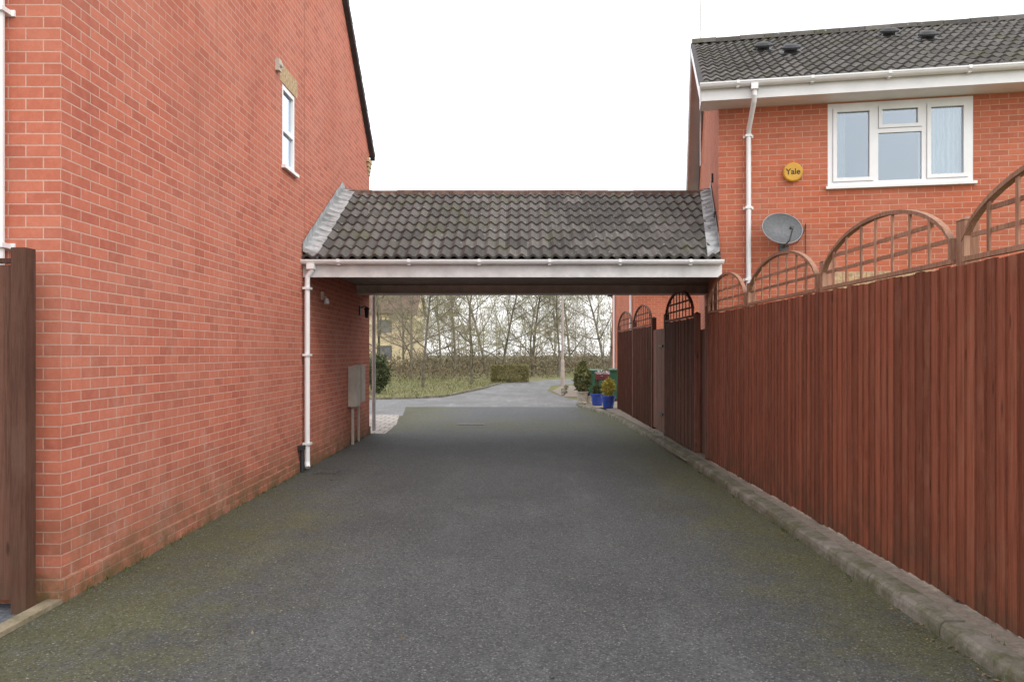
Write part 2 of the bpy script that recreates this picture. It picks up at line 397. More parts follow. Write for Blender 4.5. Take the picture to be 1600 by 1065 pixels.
kerb('kerb',[(-40,25.3),(-6,25.7),(-3.6,26.6),(-2.75,27.4),(-1.65,33.5),(-.95,39.5)],.13,.07,.915,M['kerb'])
kerb('edging_kerb',[(-3.04,-5),(-3.04,4.9)],.13,.035,.9,M['edging'])

mb=MB(); mb.box(-.3,.3,-.22,.22,0,.006); 
for i in range(7): mb.box(-.26+i*.08,-.22+i*.08,-.19,.19,.006,.010)
mb.obj('manhole_cover',M['iron'],loc=(-1.05,17.1,.001),label='rectangular cast iron inspection cover set in driveway asphalt',category='manhole cover')
mb=MB(); mb.box(-.15,.15,-.15,.15,0,.006)
for i in range(5): mb.box(-.12+i*.055,-.09+i*.055,-.12,.12,.006,.012)
mb.obj('drain_grate',M['iron'],loc=(-2.55,10.25,.001),label='small square iron drain grate beside the brick wall',category='drain grate')

# ---------------------------------------------------------------- house beside the driveway (gable wall)
H1=empty('brick_house',(-2.93,4.92,0),label='tall red brick house with gable wall along the driveway',category='house')
mb=MB(); W=(4.61,5.15,3.92,4.94)
wall_holes(mb,lambda u,z,d:(-d,u,z),0,10.18,0,5.5,[W],.1,(1,0,0))
mb.face([(0,0,5.5),(0,10.18,5.5),(0,5.09,9.72)],0,0,[(0,5.5),(10.18,5.5),(5.09,9.72)])
mb.face([(-8,0,0),(0,0,0),(0,0,5.5),(-8,0,5.5)],0,0,[(-8-.1125+.225,0),(.1125,0),(.1125,5.5),(-8+.1125,5.5)])
mb.face([(0,10.18,0),(-8,10.18,0),(-8,10.18,5.5),(0,10.18,5.5)])
mb.face([(-8,10.18,0),(-8,0,0),(-8,0,5.5),(-8,10.18,5.5)]); mb.face([(-8,10.18,5.5),(-8,0,5.5),(-8,5.09,9.72)])
mb.obj('wall',M['brick'],H1)
mb=MB(); mb.box(.0,.022,-.022,10.19,0,.15); mb.box(-8,.0,-.022,0,0,.15); mb.obj('plinth',M['brick'],H1,bevel=.006)
th=rad(40); c,s_=math.cos(th),math.sin(th)
mb=MB(); Lr=(5.09+.12)/c
tile_slope(mb,lambda x,s,n:(-8.1+x,-.12+s*c-n*s_,5.46+s*s_+n*c),8.19,Lr,.15,.34,seed=5)
tile_slope(mb,lambda x,s,n:(-8.1+x,10.30-s*c+n*s_,5.46+s*s_+n*c),8.19,Lr,.15,.34,seed=6)
mb.obj('roof',M['tile'],H1)
mb=MB()
for sg in (0,1):
    f=lambda y: y if sg==0 else 10.18-y
    zt=lambda y: 5.46+(y+.12)*math.tan(th)
    for x0,x1,dz0,dz1 in ((0.002,.088,-.075,.02),):
        a,b=-.12,5.09
        P=[(x0,f(a),zt(a)+dz0),(x1,f(a),zt(a)+dz0),(x1,f(a),zt(a)+dz1),(x0,f(a),zt(a)+dz1)]
        Q=[(x0,f(b),zt(b)+dz0),(x1,f(b),zt(b)+dz0),(x1,f(b),zt(b)+dz1),(x0,f(b),zt(b)+dz1)]
        for k in range(4): mb.face([P[k],P[(k+1)%4],Q[(k+1)%4],Q[k]])
        mb.face(P); mb.face(Q)
mb.obj('verge',M['dark'],H1)
mb=MB(); ridge_run(mb,(-8.1,5.09,9.82),(.09,5.09,9.82)); mb.obj('ridge',M['ridge'],H1)
mb=MB()
for i,(y0,z0) in enumerate(((10.02,5.05),(9.97,5.125),(9.92,5.2),(9.87,5.275))): mb.box(.0,.012+.012*i,y0,10.20,z0,z0+.073)
mb.obj('corbel',M['buff'],H1)
WN=empty('window',(0,0,0)); WN.parent=H1
mb=MB(); y0,y1,z0,z1=W; X0,X1=-.07,-.006
for a in ((y0,y0+.06,z0,z1),(y1-.06,y1,z0,z1),(y0+.06,y1-.06,z0,z0+.06),(y0+.06,y1-.06,z1-.06,z1),(y0+.06,y1-.06,4.36,4.42)): mb.box(X0,X1,*a)
mb.obj('frame',M['white'],WN,bevel=.006)
mb=MB(); mb.box(-.042,-.036,y0+.05,y1-.05,z0+.05,z1-.05); mb.obj('pane',M['glass'],WN)
mb=MB(); mb.box(-.4,-.39,y0-.3,y1+.3,z0-.2,z1+.2); mb.obj('curtain',M['room'],WN)  # dark panel standing in for the dim room behind the glass
mb=MB(); mb.box(-.08,.05,y0-.03,y1+.03,z0-.035,z0+.004); mb.obj('sill',M['white'],WN,bevel=.006)
mb=MB(); y=4.5
while y<5.24: mb.box(-.005,.004,y+.004,y+.071,4.945,5.165); y+=.075
mb.obj('lintel',M['buff'],WN)
mb=MB(); mb.box(0.0,.05,4.33,4.43,5.0,5.14); mb.tube([(.05,4.38,5.07),(.075,4.38,5.07)],.03,8); mb.obj('alarm_sensor',M['meter'],H1,bevel=.006)
mb=MB(); mb.box(0,.0025,5.60,5.612,2.9,9.1); mb.obj('movement_joint',M['joint'],H1)
for (a,b,z0,z1) in ((8.30,8.66,.66,1.34),(8.72,9.10,.72,1.36)):
    mb=MB(); mb.box(.0,.13,a,b,z0,z1); mb.box(.13,.14,a+.02,b-.02,z0+.02,z1-.03); mb.box(0,.155,a-.015,b+.015,z1,z1+.02); mb.box(.14,.147,b-.08,b-.05,(z0+z1)/2-.03,(z0+z1)/2+.03)
    mb.obj('meter_box',M['meter'],H1,bevel=.006)
mb=MB(); mb.tube([(.05,8.42,.66),(.05,8.42,.0)],.028,8); mb.obj('service_pipe',M['meter'],H1)
mb=MB(); mb.tube([(.05,8.92,.72),(.05,8.92,0)],.022,8); mb.obj('service_pipe',M['meter'],H1)
LP=empty('wall_lamp',(0,0,0)); LP.parent=H1
mb=MB(); mb.box(0,.03,6.47,6.55,2.38,2.5); mb.tube([(.03,6.51,2.42),(.06,6.51,2.42),(.075,6.51,2.38)],.014,6); mb.obj('bracket',M['meter'],LP,bevel=.005)
mb=MB(); mb.tube([(.075,6.51,2.40),(.075,6.51,2.36),(.075,6.51,2.32)],[.025,.036,.042],12); mb.obj('lamp_shade',M['dirtywhite'],LP)
LP=empty('wall_lantern',(0,0,0)); LP.parent=H1
mb=MB(); mb.box(0,.02,9.2,9.3,2.28,2.45); mb.tube([(.02,9.25,2.42),(.10,9.25,2.45),(.13,9.25,2.42)],.012,6); mb.obj('bracket',M['black'],LP)
mb=MB(); mb.tube([(.13,9.25,2.44),(.13,9.25,2.40),(.13,9.25,2.38),(.13,9.25,2.26),(.13,9.25,2.23)],[.01,.06,.045,.035,.02],6); mb.obj('lamp_shade',M['black'],LP)
mb=MB(); mb.tube([(-.36,-.06,5.3),(-.36,-.06,.06)],.034,12)
for z in (1.2,2.26,3.75): mb.box(-.405,-.31,-.10,0,z,z+.03); mb.box(-.43,-.29,-.012,0,z-.005,z+.035)
mb.obj('downpipe',M['white'],H1,smooth=False)
mb=MB(); gutter(mb,-8,.0,-.18,5.42); mb.obj('gutter',M['white'],H1)

# ---------------------------------------------------------------- house with windows behind the fence
A=rad(11)
H2=empty('brick_house',(2.83,10.85,0),-A,label='orange red brick house with white windows behind timber fence',category='house')
Wu=(1.455,3.286,3.87,5.01); Wl=(1.6,3.0,1.15,2.47)
mb=MB()
wall_holes(mb,lambda u,z,d:(u,d,z),0,9,0,5.2,[Wu,Wl],.1,(0,-1,0))
mb.face([(0,7.2,0),(0,0,0),(0,0,5.2),(0,3.6,7.15),(0,7.2,5.2)])
mb.face([(9,0,0),(9,7.2,0),(9,7.2,5.2),(9,3.6,7.15),(9,0,5.2)]); mb.face([(9,7.2,0),(0,7.2,0),(0,7.2,5.2),(9,7.2,5.2)])
mb.obj('wall',M['brick2'],H2)
th2=math.atan2(2.13,3.98); c2,s2=math.cos(th2),math.sin(th2)
mb=MB(); Lr=3.98/c2
tile_slope(mb,lambda x,s,n:(-.25+x,-.38+s*c2-n*s2,5.23+s*s2+n*c2),9.5,Lr,.15,.33,seed=8)
tile_slope(mb,lambda x,s,n:(-.25+x,7.58-s*c2+n*s2,5.23+s*s2+n*c2),9.5,Lr,.15,.33,seed=9)
mb.obj('roof',M['tile'],H2)
mb=MB(); ridge_run(mb,(-.26,3.6,7.38),(9.25,3.6,7.38)); mb.obj('ridge',M['tile'],H2)
mb=MB()
mb.box(-.25,9.25,-.40,-.375,5.03,5.24); mb.box(-.25,9.25,-.375,-.002,5.03,5.042)
mb.obj('fascia',M['white'],H2)
mb=MB(); gutter(mb,-.28,9.2,-.465,5.235,.06); mb.obj('gutter',M['white'],H2)
mb=MB()
for f in (lambda y:y, lambda y:7.2-y):
    zt=lambda y:5.23+(y+.38)*math.tan(th2)
    a,b=-.38,3.6
    for x0,x1,d0,d1,m in ((-.275,-.25,-.2,.01,0),(-.25,-.002,-.06,-.04,0),(-.285,-.2,.01,.04,1)):
        P=[(x0,f(a),zt(a)+d0),(x1,f(a),zt(a)+d0),(x1,f(a),zt(a)+d1),(x0,f(a),zt(a)+d1)]
        Q=[(x0,f(b),zt(b)+d0),(x1,f(b),zt(b)+d0),(x1,f(b),zt(b)+d1),(x0,f(b),zt(b)+d1)]
        for k in range(4): mb.face([P[k],P[(k+1)%4],Q[(k+1)%4],Q[k]],m)
        mb.face(P,m); mb.face(Q,m)
mb.face([(-.262,-.38,5.03),(-.262,0.05,5.03),(-.262,0.05,5.3),(-.262,-.38,5.1)],0)
mb.face([(-.25,-.38,5.031),(-.002,-.38,5.031),(-.002,.05,5.031),(-.25,.05,5.031)],0)
mb.obj('bargeboard',[M['white'],M['dark']],H2)
for (x,s) in ((.85,2.85),(1.22,2.35),(3.35,2.75),(2.95,3.5)):
    mb=MB(); T=Matrix.Translation((x,-.38+s*c2,5.23+s*s2+.05)) @ Matrix.Rotation(th2,4,'X')
    n=12; prev=None
    for (r_,z_) in ((.09,0),(.09,.05),(.14,.055),(.14,.085),(.08,.12),(.02,.13)):
        ring=[T@Vector((r_*math.cos(2*math.pi*k/n)*1.1,r_*math.sin(2*math.pi*k/n),z_)) for k in range(n)]
        if prev:
            for k in range(n): mb.face([prev[k],prev[(k+1)%n],ring[(k+1)%n],ring[k]])
        prev=ring
    mb.face(prev); mb.box(-.17,.17,-.17,.17,-.03,.005,T=T)
    mb.obj('roof_vent',M['black'],H2)
mb=MB(); mb.tube([(.436,-.465,5.18),(.436,-.465,5.05),(.436,-.42,4.98),(.40,-.11,4.70),(.40,-.06,4.62),(.40,-.06,.05)],.034,12)
for z in (4.6,3.6,2.6,1.2): mb.box(.355,.445,-.10,0,z,z+.03); mb.box(.33,.47,-.012,0,z-.004,z+.034)
mb.box(.39,.48,-.52,-.41,5.12,5.2)
mb.obj('downpipe',M['white'],H2)
def window(parent, W, layout):
    x0,x1,z0,z1=W; E=empty('window',(0,0,0)); E.parent=parent
    mb=MB(); f=.065; Y0,Y1=.005,.075
    for a in ((x0,x0+f,z0,z1),(x1-f,x1,z0,z1),(x0+f,x1-f,z0,z0+f),(x0+f,x1-f,z1-f,z1)): mb.box(a[0],a[1],Y0,Y1,a[2],a[3])
    w3=(x1-x0-2*f)/3
    cols=[x0+f, x0+f+w3*.98, x0+f+w3*2.05, x1-f]
    for xc in cols[1:3]: mb.box(xc-.03,xc+.03,Y0,Y1,z0+f,z1-f)
    zt=z1-.40; mb.box(cols[1]+.03,cols[2]-.03,Y0,Y1,zt-.03,zt+.03)
    mb.obj('frame',M['white'],E,bevel=.006)
    e=.004
    def sash(a,b,c,d,g=.05):
        mb=MB()
        for q in ((a,a+g,c,d),(b-g,b,c,d),(a+g,b-g,c,c+g),(a+g,b-g,d-g,d)): mb.box(q[0],q[1],-.012,.06,q[2],q[3])
        mb.obj('sash',M['white'],E,bevel=.008)
    sash(cols[0]+e,cols[1]-.03-e,z0+f+e,z1-f-e); sash(cols[1]+.03+e,cols[2]-.03-e,zt+.03+e,z1-f-e,.045); sash(cols[2]+.03+e,cols[3]-e,z0+f+e,z1-f-e)
    mb=MB(); mb.box(x0+f*.6,x1-f*.6,.03,.036,z0+f*.6,z1-f*.6); mb.obj('pane',M['glass'],E)
    def drape(a,b):
        mb=MB(); n=28; pr=None
        for k in range(n+1):
            x=a+(b-a)*k/n; y=.2+.025*math.sin(k*1.3)+.01*math.sin(k*2.9)
            if pr: mb.face([(pr[0],pr[1],z0-.05),(x,y,z0-.05),(x,y,z1),(pr[0],pr[1],z1)])
            pr=(x,y)
        mb.obj('curtain',M['curtain'],E,smooth=True)
    drape(x0+.02,x0+.26); drape(x1-.62,x1-.02)
    mb=MB(); mb.box(x0-.3,x1+.3,.9,.92,z0-.3,z1+.1); mb.obj('room_back',M['room'],E)  # dark backing sheet that stands for the unlit room
    mb=MB(); mb.box(x0-.03,x1+.03,-.06,.08,z0-.035,z0+.003); mb.obj('sill',M['white'],E,bevel=.006)
    return E
window(H2,Wu,0); WL=window(H2,Wl,0)
mb=MB(); x=1.5
while x<3.08: mb.box(x+.004,x+.071,-.004,.02,2.475,2.695); x+=.075
mb.obj('lintel',M['buff'],WL)
AB=empty('alarm_box',(0,0,0)); AB.parent=H2
mb=MB(); mb.tube([(.993,0,4.09),(.993,-.04,4.09),(.993,-.055,4.09)],[.132,.132,.115],36); mb.obj('cover',M['yellow'],AB)
cu=bpy.data.curves.new('lettering','FONT'); cu.body='Yale'; cu.size=.11; cu.align_x='CENTER'; cu.align_y='CENTER'; cu.extrude=.0015; cu.offset=.0015
tmp=bpy.data.objects.new('tmp',cu); COL.objects.link(tmp); dg=bpy.context.evaluated_depsgraph_get(); me=bpy.data.meshes.new_from_object(tmp.evaluated_get(dg)); bpy.data.objects.remove(tmp)
me.materials.clear(); me.materials.append(M['ink']); o=bpy.data.objects.new('lettering',me); COL.objects.link(o); o.parent=AB; o.location=(.993,-.057,4.092); o.rotation_euler=(rad(90),0,0)
# satellite dish
SD=empty('satellite_dish',(.82,0,3.28)); SD.parent=H2
T=Matrix.Translation((0,-.28,0)) @ Matrix.Rotation(rad(14),4,'Z') @ Matrix.Rotation(rad(90-22),4,'X')
n=36; rings=[]; mb=MB()
RX,RY=.275,.235
for k in range(9):
    q=k/8; rings.append([T@Vector((RX*q*math.cos(2*math.pi*j/n),RY*q*math.sin(2*math.pi*j/n),.075*q*q-.075)) for j in range(n)])
for k in range(8):
    for j in range(n):
        if k==0: mb.face([rings[0][0],rings[1][j],rings[1][(j+1)%n]])
        else: mb.face([rings[k][j],rings[k+1][j],rings[k+1][(j+1)%n],rings[k][(j+1)%n]])
mb.obj('reflector',M['dish'],SD,smooth=True,weld=True)
mb=MB(); mb.tube([T@Vector((RX*math.cos(2*math.pi*j/n),RY*math.sin(2*math.pi*j/n),0)) for j in range(n+1)],.006,6,cap=False); mb.obj('rim',M['dishrim'],SD)
mb=MB(); p0=T@Vector((0.02,-.23,-.04)); p1=T@Vector((.03,-.13,.26)); mb.tube([p0,T@Vector((.02,-.25,.1)),p1],.011,8); mb.tube([p1,p1+(T.to_3x3()@Vector((0,.03,-.09)))],[.028,.02],10); mb.obj('feed_arm',M['dish'],SD)
mb=MB(); mb.tube([T@Vector((0,0,-.08)),(0.0,-.12,-.02),(.06,-.10,-.2),(.06,0,-.22)],.018,8); mb.box(0,.12,-.012,0,-.32,-.12); mb.obj('bracket',M['dish'],SD)
mb=MB(); mb.tube([(.06,-.02,-.22),(.24,-.012,-.16),(.33,-.012,0),(.345,-.012,.1),(.345,-.012,-.9)],.004,5); mb.obj('cable',M['black'],SD)
mb=MB(); mb.tube([(-.05,4.9,5.4),(-.05,4.9,9.6)],.014,6)
mb.tube([(-.05,4.9,8.9),(-.05,4.3,8.9)],.008,4); 
for k in range(6): mb.tube([(-.17,4.35+k*.1,8.9),(.07,4.35+k*.1,8.9)],.004,4)
mb.obj('aerial',M['dirtywhite'],H2)
mb=MB(); mb.box(-.03,0,.5,.72,3.6,3.68); mb.obj('air_vent',M['black'],H2)
mb=MB(); mb.box(-.03,0,1.3,1.42,4.3,4.42); mb.obj('air_vent',M['black'],H2)

# ---------------------------------------------------------------- carport bridging the two houses
CP=empty('carport',(-2.93,10.45,0),label='tiled pitched roof carport spanning driveway between two brick houses',category='carport')
clipP=((5.685,0,0),(math.cos(A),-math.sin(A),0))
th3=math.atan2(1.35,2.38); c3,s3=math.cos(th3),math.sin(th3); Lr=2.38/c3
mb=MB()
tile_slope(mb,lambda x,s,n:(.0+x,-.05+s*c3-n*s3,2.87+s*s3+n*c3),6.6,Lr,.1525,.315,.046,seed=12)
tile_slope(mb,lambda x,s,n:(.0+x,4.71-s*c3+n*s3,2.87+s*s3+n*c3),6.9,Lr,.1525,.315,.046,seed=13)
mb.obj('roof',M['tile'],CP,clip=((5.68,0,0),clipP[1]))
mb=MB(); ridge_run(mb,(.05,2.33,4.215),(6.15,2.33,4.215),.09); mb.obj('ridge',M['ridge'],CP,clip=((5.68,0,0),clipP[1]))
N=14
def fl(xa,xb,sgn):
    for k in range(N):
        for (f) in (lambda y:y, lambda y:4.66-y):
            y0=-.06+2.40*k/N; y1=-.06+2.40*(k+1)/N; z=lambda y:2.87+(y+.05)*math.tan(th3)
            jj=.008*((k*7)%3)
            w=lambda y,x:(x+( .1944*f(y) if sgn else 0), f(y))
            a0=w(y0,xa);a1=w(y1,xa);b0=w(y0,xb);b1=w(y1,xb)
            mb.face([(*a0,z(y0)+.10),(*b0,z(y0)+.078),(*b1,z(y1)+.078),(*a1,z(y1)+.10)])
            mb.face([(*b0,z(y0)+.078),(*b0,z(y0)+.0),(*b1,z(y1)+.0),(*b1,z(y1)+.078)])
            mb.face([(*a0,z(y0)+.10),(*a1,z(y1)+.10),(*a1,z(y1)+.22+jj),(*a0,z(y0)+.22+jj)])
            mb.face([(*a0,z(y0)+.10),(*b0,z(y0)+.0),(*b0,z(y0)+.078),(*a0,z(y0)+.16)])
mb=MB(); fl(.012,.22,False); mb.obj('flashing',M['lead'],CP)
mb=MB(); fl(5.665,5.50,True); mb.obj('flashing',M['lead'],CP)
mb=MB(); mb.box(.0,5.70,0,.022,2.62,2.85); mb.obj('fascia',M['dirtywhite'],CP,bevel=.004)
mb=MB(); mb.box(.0,6.57,4.64,4.66,2.72,2.85); mb.obj('fascia',M['dirtywhite'],CP,clip=clipP)
mb=MB(); gutter(mb,-.0,5.70,-.07,2.84,.055); mb.obj('gutter',M['white'],CP)
mb=MB(); gutter(mb,.0,6.5,4.74,2.84,.055); mb.obj('gutter',M['white'],CP)
mb=MB(); mb.box(.0,6.8,.024,4.63,2.82,2.84); 
for k in range(12): mb.box(0,6.8,.3+k*.37,.31+k*.37,2.812,2.8195)
mb.obj('ceiling',M['ceil'],CP,clip=clipP)
mb=MB(); mb.box(.0,6.6,3.45,3.65,2.675,2.815); mb.box(0,6.6,3.39,3.70,2.655,2.675); mb.obj('beam',M['beam'],CP,clip=clipP)
mb=MB()
mb.tube([(.13,-.07,2.80),(.13,-.07,2.70),(.075,-.06,2.62),(.07,-.05,2.5),(.07,-.05,.12),(.09,-.10,.05)],.036,12)
for z in (2.45,1.55,.35): mb.box(.02,.12,-.10,0.02,z,z+.03)
mb.box(.08,.18,-.13,-.02,2.72,2.79)
mb.obj('downpipe',M['white'],CP)
mb=MB(); mb.tube([(.07,4.74,2.8),(.07,4.74,.05)],.036,10); mb.obj('downpipe',M['dirtywhite'],CP)
mb=MB(); mb.tube([(.05,-.22,.34),(.05,-.22,.0)],.03,8); mb.box(.0,.08,-.27,-.17,.3,.36); mb.obj('soil_pipe',M['black'],CP)

# ---------------------------------------------------------------- timber fence
FX=2.74
def make_panel(y0,y1,mat,lab,arch=True,seed=0,grp='domed trellis fence panels beside the driveway'):
    rr=random.Random(seed); L=y1-y0; E=empty('garden_fence',(FX,y0,0),label=lab,category='fence',group=grp)
    mb=MB(); n=int(round(L/.1)); w=L/n
    for i in range(n):
        a=i*w; tp=2.14+rr.uniform(-.008,.008); dx=rr.uniform(-.003,.003); r=rr.random(); tw=rr.uniform(-.003,.003)
        P=lambda x,y,z:(x+dx+(tw if z>1 else 0),y,z)
        X0=-.021; X1=-.007
        b=a+w+.014
        lo=.055+rr.uniform(0,.015)
        q=[P(X0,a,lo),P(X1,b,lo),P(X1,b,tp),P(X0,a,tp)]; k=[P(.004,a,lo),P(.004,b,lo),P(.004,b,tp),P(.004,a,tp)]
        mb.face(q[::-1],0,r); mb.face(k,0,r*.8); mb.face([q[3],q[2],k[2],k[3]],0,r); mb.face([q[0],q[3],k[3],k[0]],0,r*.4); mb.face([q[1],q[2],k[2],k[1]],0,r)
    mb.obj('boards',mat,E)
    for z in (.35,1.1,1.85):
        mb=MB(); mb.box(.010,.055,.0,L,z,z+.07); mb.obj('rail',mat,E)
    if arch:
        mb=MB(); e0,e1=.06,L-.06; cx=(e0+e1)/2; hw=(e1-e0)/2; foot=2.28; top=2.62
        def az(y): 
            u=(y-cx)/hw; return foot+(top-foot)*(math.sqrt(max(0,1-.93*u*u))-math.sqrt(.07))/(1-math.sqrt(.07))
        K=22
        for k in range(K):
            ya=e0+(e1-e0)*k/K; yb=e0+(e1-e0)*(k+1)/K; za,zb=az(ya),az(yb); r=.35
            p=[(-.022,ya,za),(.022,ya,za),(.022,ya,za+.028),(-.022,ya,za+.028)]; q=[(-.022,yb,zb),(.022,yb,zb),(.022,yb,zb+.028),(-.022,yb,zb+.028)]
            for j in range(4): mb.face([p[j],p[(j+1)%4],q[(j+1)%4],q[j]],0,r)
        mb.box(-.018,.018,e0,e1,2.155,2.185,0,.5)
        for x0 in (e0,e1-.03): mb.box(-.018,.018,x0,x0+.03,2.186,az(e0+.02)+.01,0,.4)
        nb=max(4,int(L/.25))
        for k in range(1,nb):
            y=e0+(e1-e0)*k/nb+rr.uniform(-.01,.01); mb.box(-.012,.0,y-.014,y+.014,2.186,az(y)-.001,0,rr.random())
        for z in (2.31,2.44):
            ys=[e0+(e1-e0)*k/60 for k in range(61) if az(e0+(e1-e0)*k/60)>z+.02]
            if ys: mb.box(.001,.013,ys[0],ys[-1],z-.014,z+.014,0,rr.random())
        mb.obj('trellis',M['trellis'] if mat is M['fence'] else M['fence_shade'],E)
    return E
red='red stained closeboard fence panel topped with arched trellis'
dk='shade-darkened brown closeboard fence panel topped with arched trellis'
for i,(a,b) in enumerate(((2.6,4.78),(4.78,6.97),(6.97,9.2),(9.2,11.12))): make_panel(a,b,M['fence'],red,True,20+i)
for i,(a,b) in enumerate(((12.0,14.32),(15.75,18.3),(18.42,21.1))): make_panel(a,b,M['fence_shade'],dk,True,40+i)
G=empty('garden_gate',(FX+.03,14.42,0),label='shade-darkened brown boarded garden gate between fence panels',category='gate')
mb=MB(); rr=random.Random(9)
for i in range(12): mb.box(-.02,-.002,i*.104,i*.104+.1035,.09,2.05+rr.uniform(-.004,.004),0,rr.random())
mb.obj('boards',M['fence_shade'],G)
for z in (1.7,.4):
    mb=MB(); mb.box(-.045,-.02,.15,.55,z,z+.04); mb.obj('hinge',M['black'],G)
mb=MB(); mb.tube([(-.03,1.15,1.05),(-.07,1.15,1.05),(-.07,1.05,1.05)],.01,6); mb.obj('latch',M['black'],G)
S=empty('garden_fence',(FX+.10,11.22,0),label='narrow recessed closeboard infill beside a fence post',category='fence')
mb=MB()
for i in range(7): mb.box(-.02,-.004,i*.1,i*.1+.0995,.06,1.95,0,rr.random())
mb.obj('boards',M['fence_shade'],S)
for y,h,x,mt in [(2.6,2.42,.055,'fence'),(4.78,2.42,.055,'fence'),(6.97,2.42,.055,'fence'),(9.2,2.42,.055,'fence'),(11.17,2.26,.03,'fence_shade'),(11.95,2.2,.04,'fence_shade'),(14.37,2.3,.03,'fence_shade'),(15.71,2.3,.03,'fence_shade'),(18.36,2.35,.03,'fence_shade'),(21.15,2.3,.03,'fence_shade')]:
    mb=MB(); r_=rr.random(); mb.box(-.045,.045,-.045,.045,0,h,0,r_)
    mb.face([(-.05,-.05,h),(.05,-.05,h),(0,0,h+.03)]); mb.face([(.05,-.05,h),(.05,.05,h),(0,0,h+.03)]); mb.face([(.05,.05,h),(-.05,.05,h),(0,0,h+.03)]); mb.face([(-.05,.05,h),(-.05,-.05,h),(0,0,h+.03)])
    mb.obj('fence_post',M['trellis'] if mt=='fence' else M['fence_shade'],loc=(FX+x,y,0),label='square timber fence post beside closeboard panels',category='fence post',group='timber fence posts')
G=empty('timber_gate',(-3.12,4.76,0),label='dark brown vertical board gate against the brick house',category='gate')
mb=MB()
for i in range(22): mb.box(-.1*i-.096,-.1*i,-.01,.008,.07,2.14+rr.uniform(-.004,.004),0,rr.random())
mb.obj('boards',M['gatewood'],G)
for q in ((-.018,.022,2.15,2.18),(.01,.05,1.7,1.8),(.01,.05,.4,.5)):
    mb=MB(); mb.box(-2.2,0,*q); mb.obj('rail',M['gatewood'],G)
mb=MB(); mb.box(-.045,.045,-.05,.05,0,2.24,0,.4); mb.obj('gate_post',M['gatewood'],loc=(-3.055,4.74,0),bevel=.006,label='dark brown square timber gate post at house corner',category='gate post')

# ---------------------------------------------------------------- brick house further along
H3=empty('brick_house',(3.85,25.5,0),label='low red brick building with white downpipe beyond the fence',category='house')
mb=MB(); wall_holes(mb,lambda u,z,d:(u,d,z),0,8,0,4.0,[(2.2,3.4,1.0,2.2)],.1,(0,-1,0))
mb.face([(0,6,0),(0,0,0),(0,0,4.0),(0,6,4.0)]); mb.face([(8,0,0),(8,6,0),(8,6,4.0),(8,0,4.0)]); mb.face([(8,6,0),(0,6,0),(0,6,4.0),(8,6,4.0)])
mb.face([(0,6,4),(0,0,4),(0,3,5.2)]); mb.face([(8,0,4),(8,6,4),(8,3,5.2)])
mb.obj('wall',M['brick2'],H3)
mb=MB(); th=math.atan2(1.2,3); L=3.3/math.cos(th)
tile_slope(mb,lambda x,s,n:(-.15+x,-.3+s*math.cos(th)-n*math.sin(th),3.9+s*math.sin(th)+n*math.cos(th)),8.3,L,.2,.34,seed=3)
tile_slope(mb,lambda x,s,n:(-.15+x,6.3-s*math.cos(th)+n*math.sin(th),3.9+s*math.sin(th)+n*math.cos(th)),8.3,L,.2,.34,seed=4)
mb.obj('roof',M['tile'],H3)
for x,y in ((-.06,4.9),(-.06,.4)):
    mb=MB(); mb.tube([(x,y,3.95),(x,y,.05)],.045,10); mb.obj('downpipe',M['white'],H3)
mb=MB(); mb.box(2.2,3.4,.05,.08,1,2.2); mb.obj('window',M['room'],H3)

H4=empty('distant_house',(-18.6,71,0),label='distant cream and brick house behind bare trees',category='house')
mb=MB(); wall_holes(mb,lambda u,z,d:(u,d,z),0,9,0,5.4,[(1,2.4,.9,2.2),(1,2.4,3.4,4.6),(5.5,6.9,.9,2.2),(5.5,6.9,3.4,4.6)],.12,(0,-1,0),0)
mb.face([(0,7,0),(0,0,0),(0,0,5.4),(0,3.5,8),(0,7,5.4)]); mb.face([(9,0,0),(9,7,0),(9,7,5.4),(9,3.5,8),(9,0,5.4)]); mb.face([(9,7,0),(0,7,0),(0,7,5.4),(9,7,5.4)])
mb.obj('wall',M['render'],H4)
mb=MB(); mb.face([(-.3,-.4,5.2),(9.3,-.4,5.2),(9.3,3.5,8.1),(-.3,3.5,8.1)]); mb.face([(9.3,7.4,5.2),(-.3,7.4,5.2),(-.3,3.5,8.1),(9.3,3.5,8.1)]); mb.obj('roof',M['ridge'],H4)
for a in ((1,2.4,.9,2.2),(1,2.4,3.4,4.6),(5.5,6.9,.9,2.2),(5.5,6.9,3.4,4.6)):
    mb=MB(); mb.box(a[0],a[1],.1,.13,a[2],a[3]); mb.obj('window',M['room'],H4)

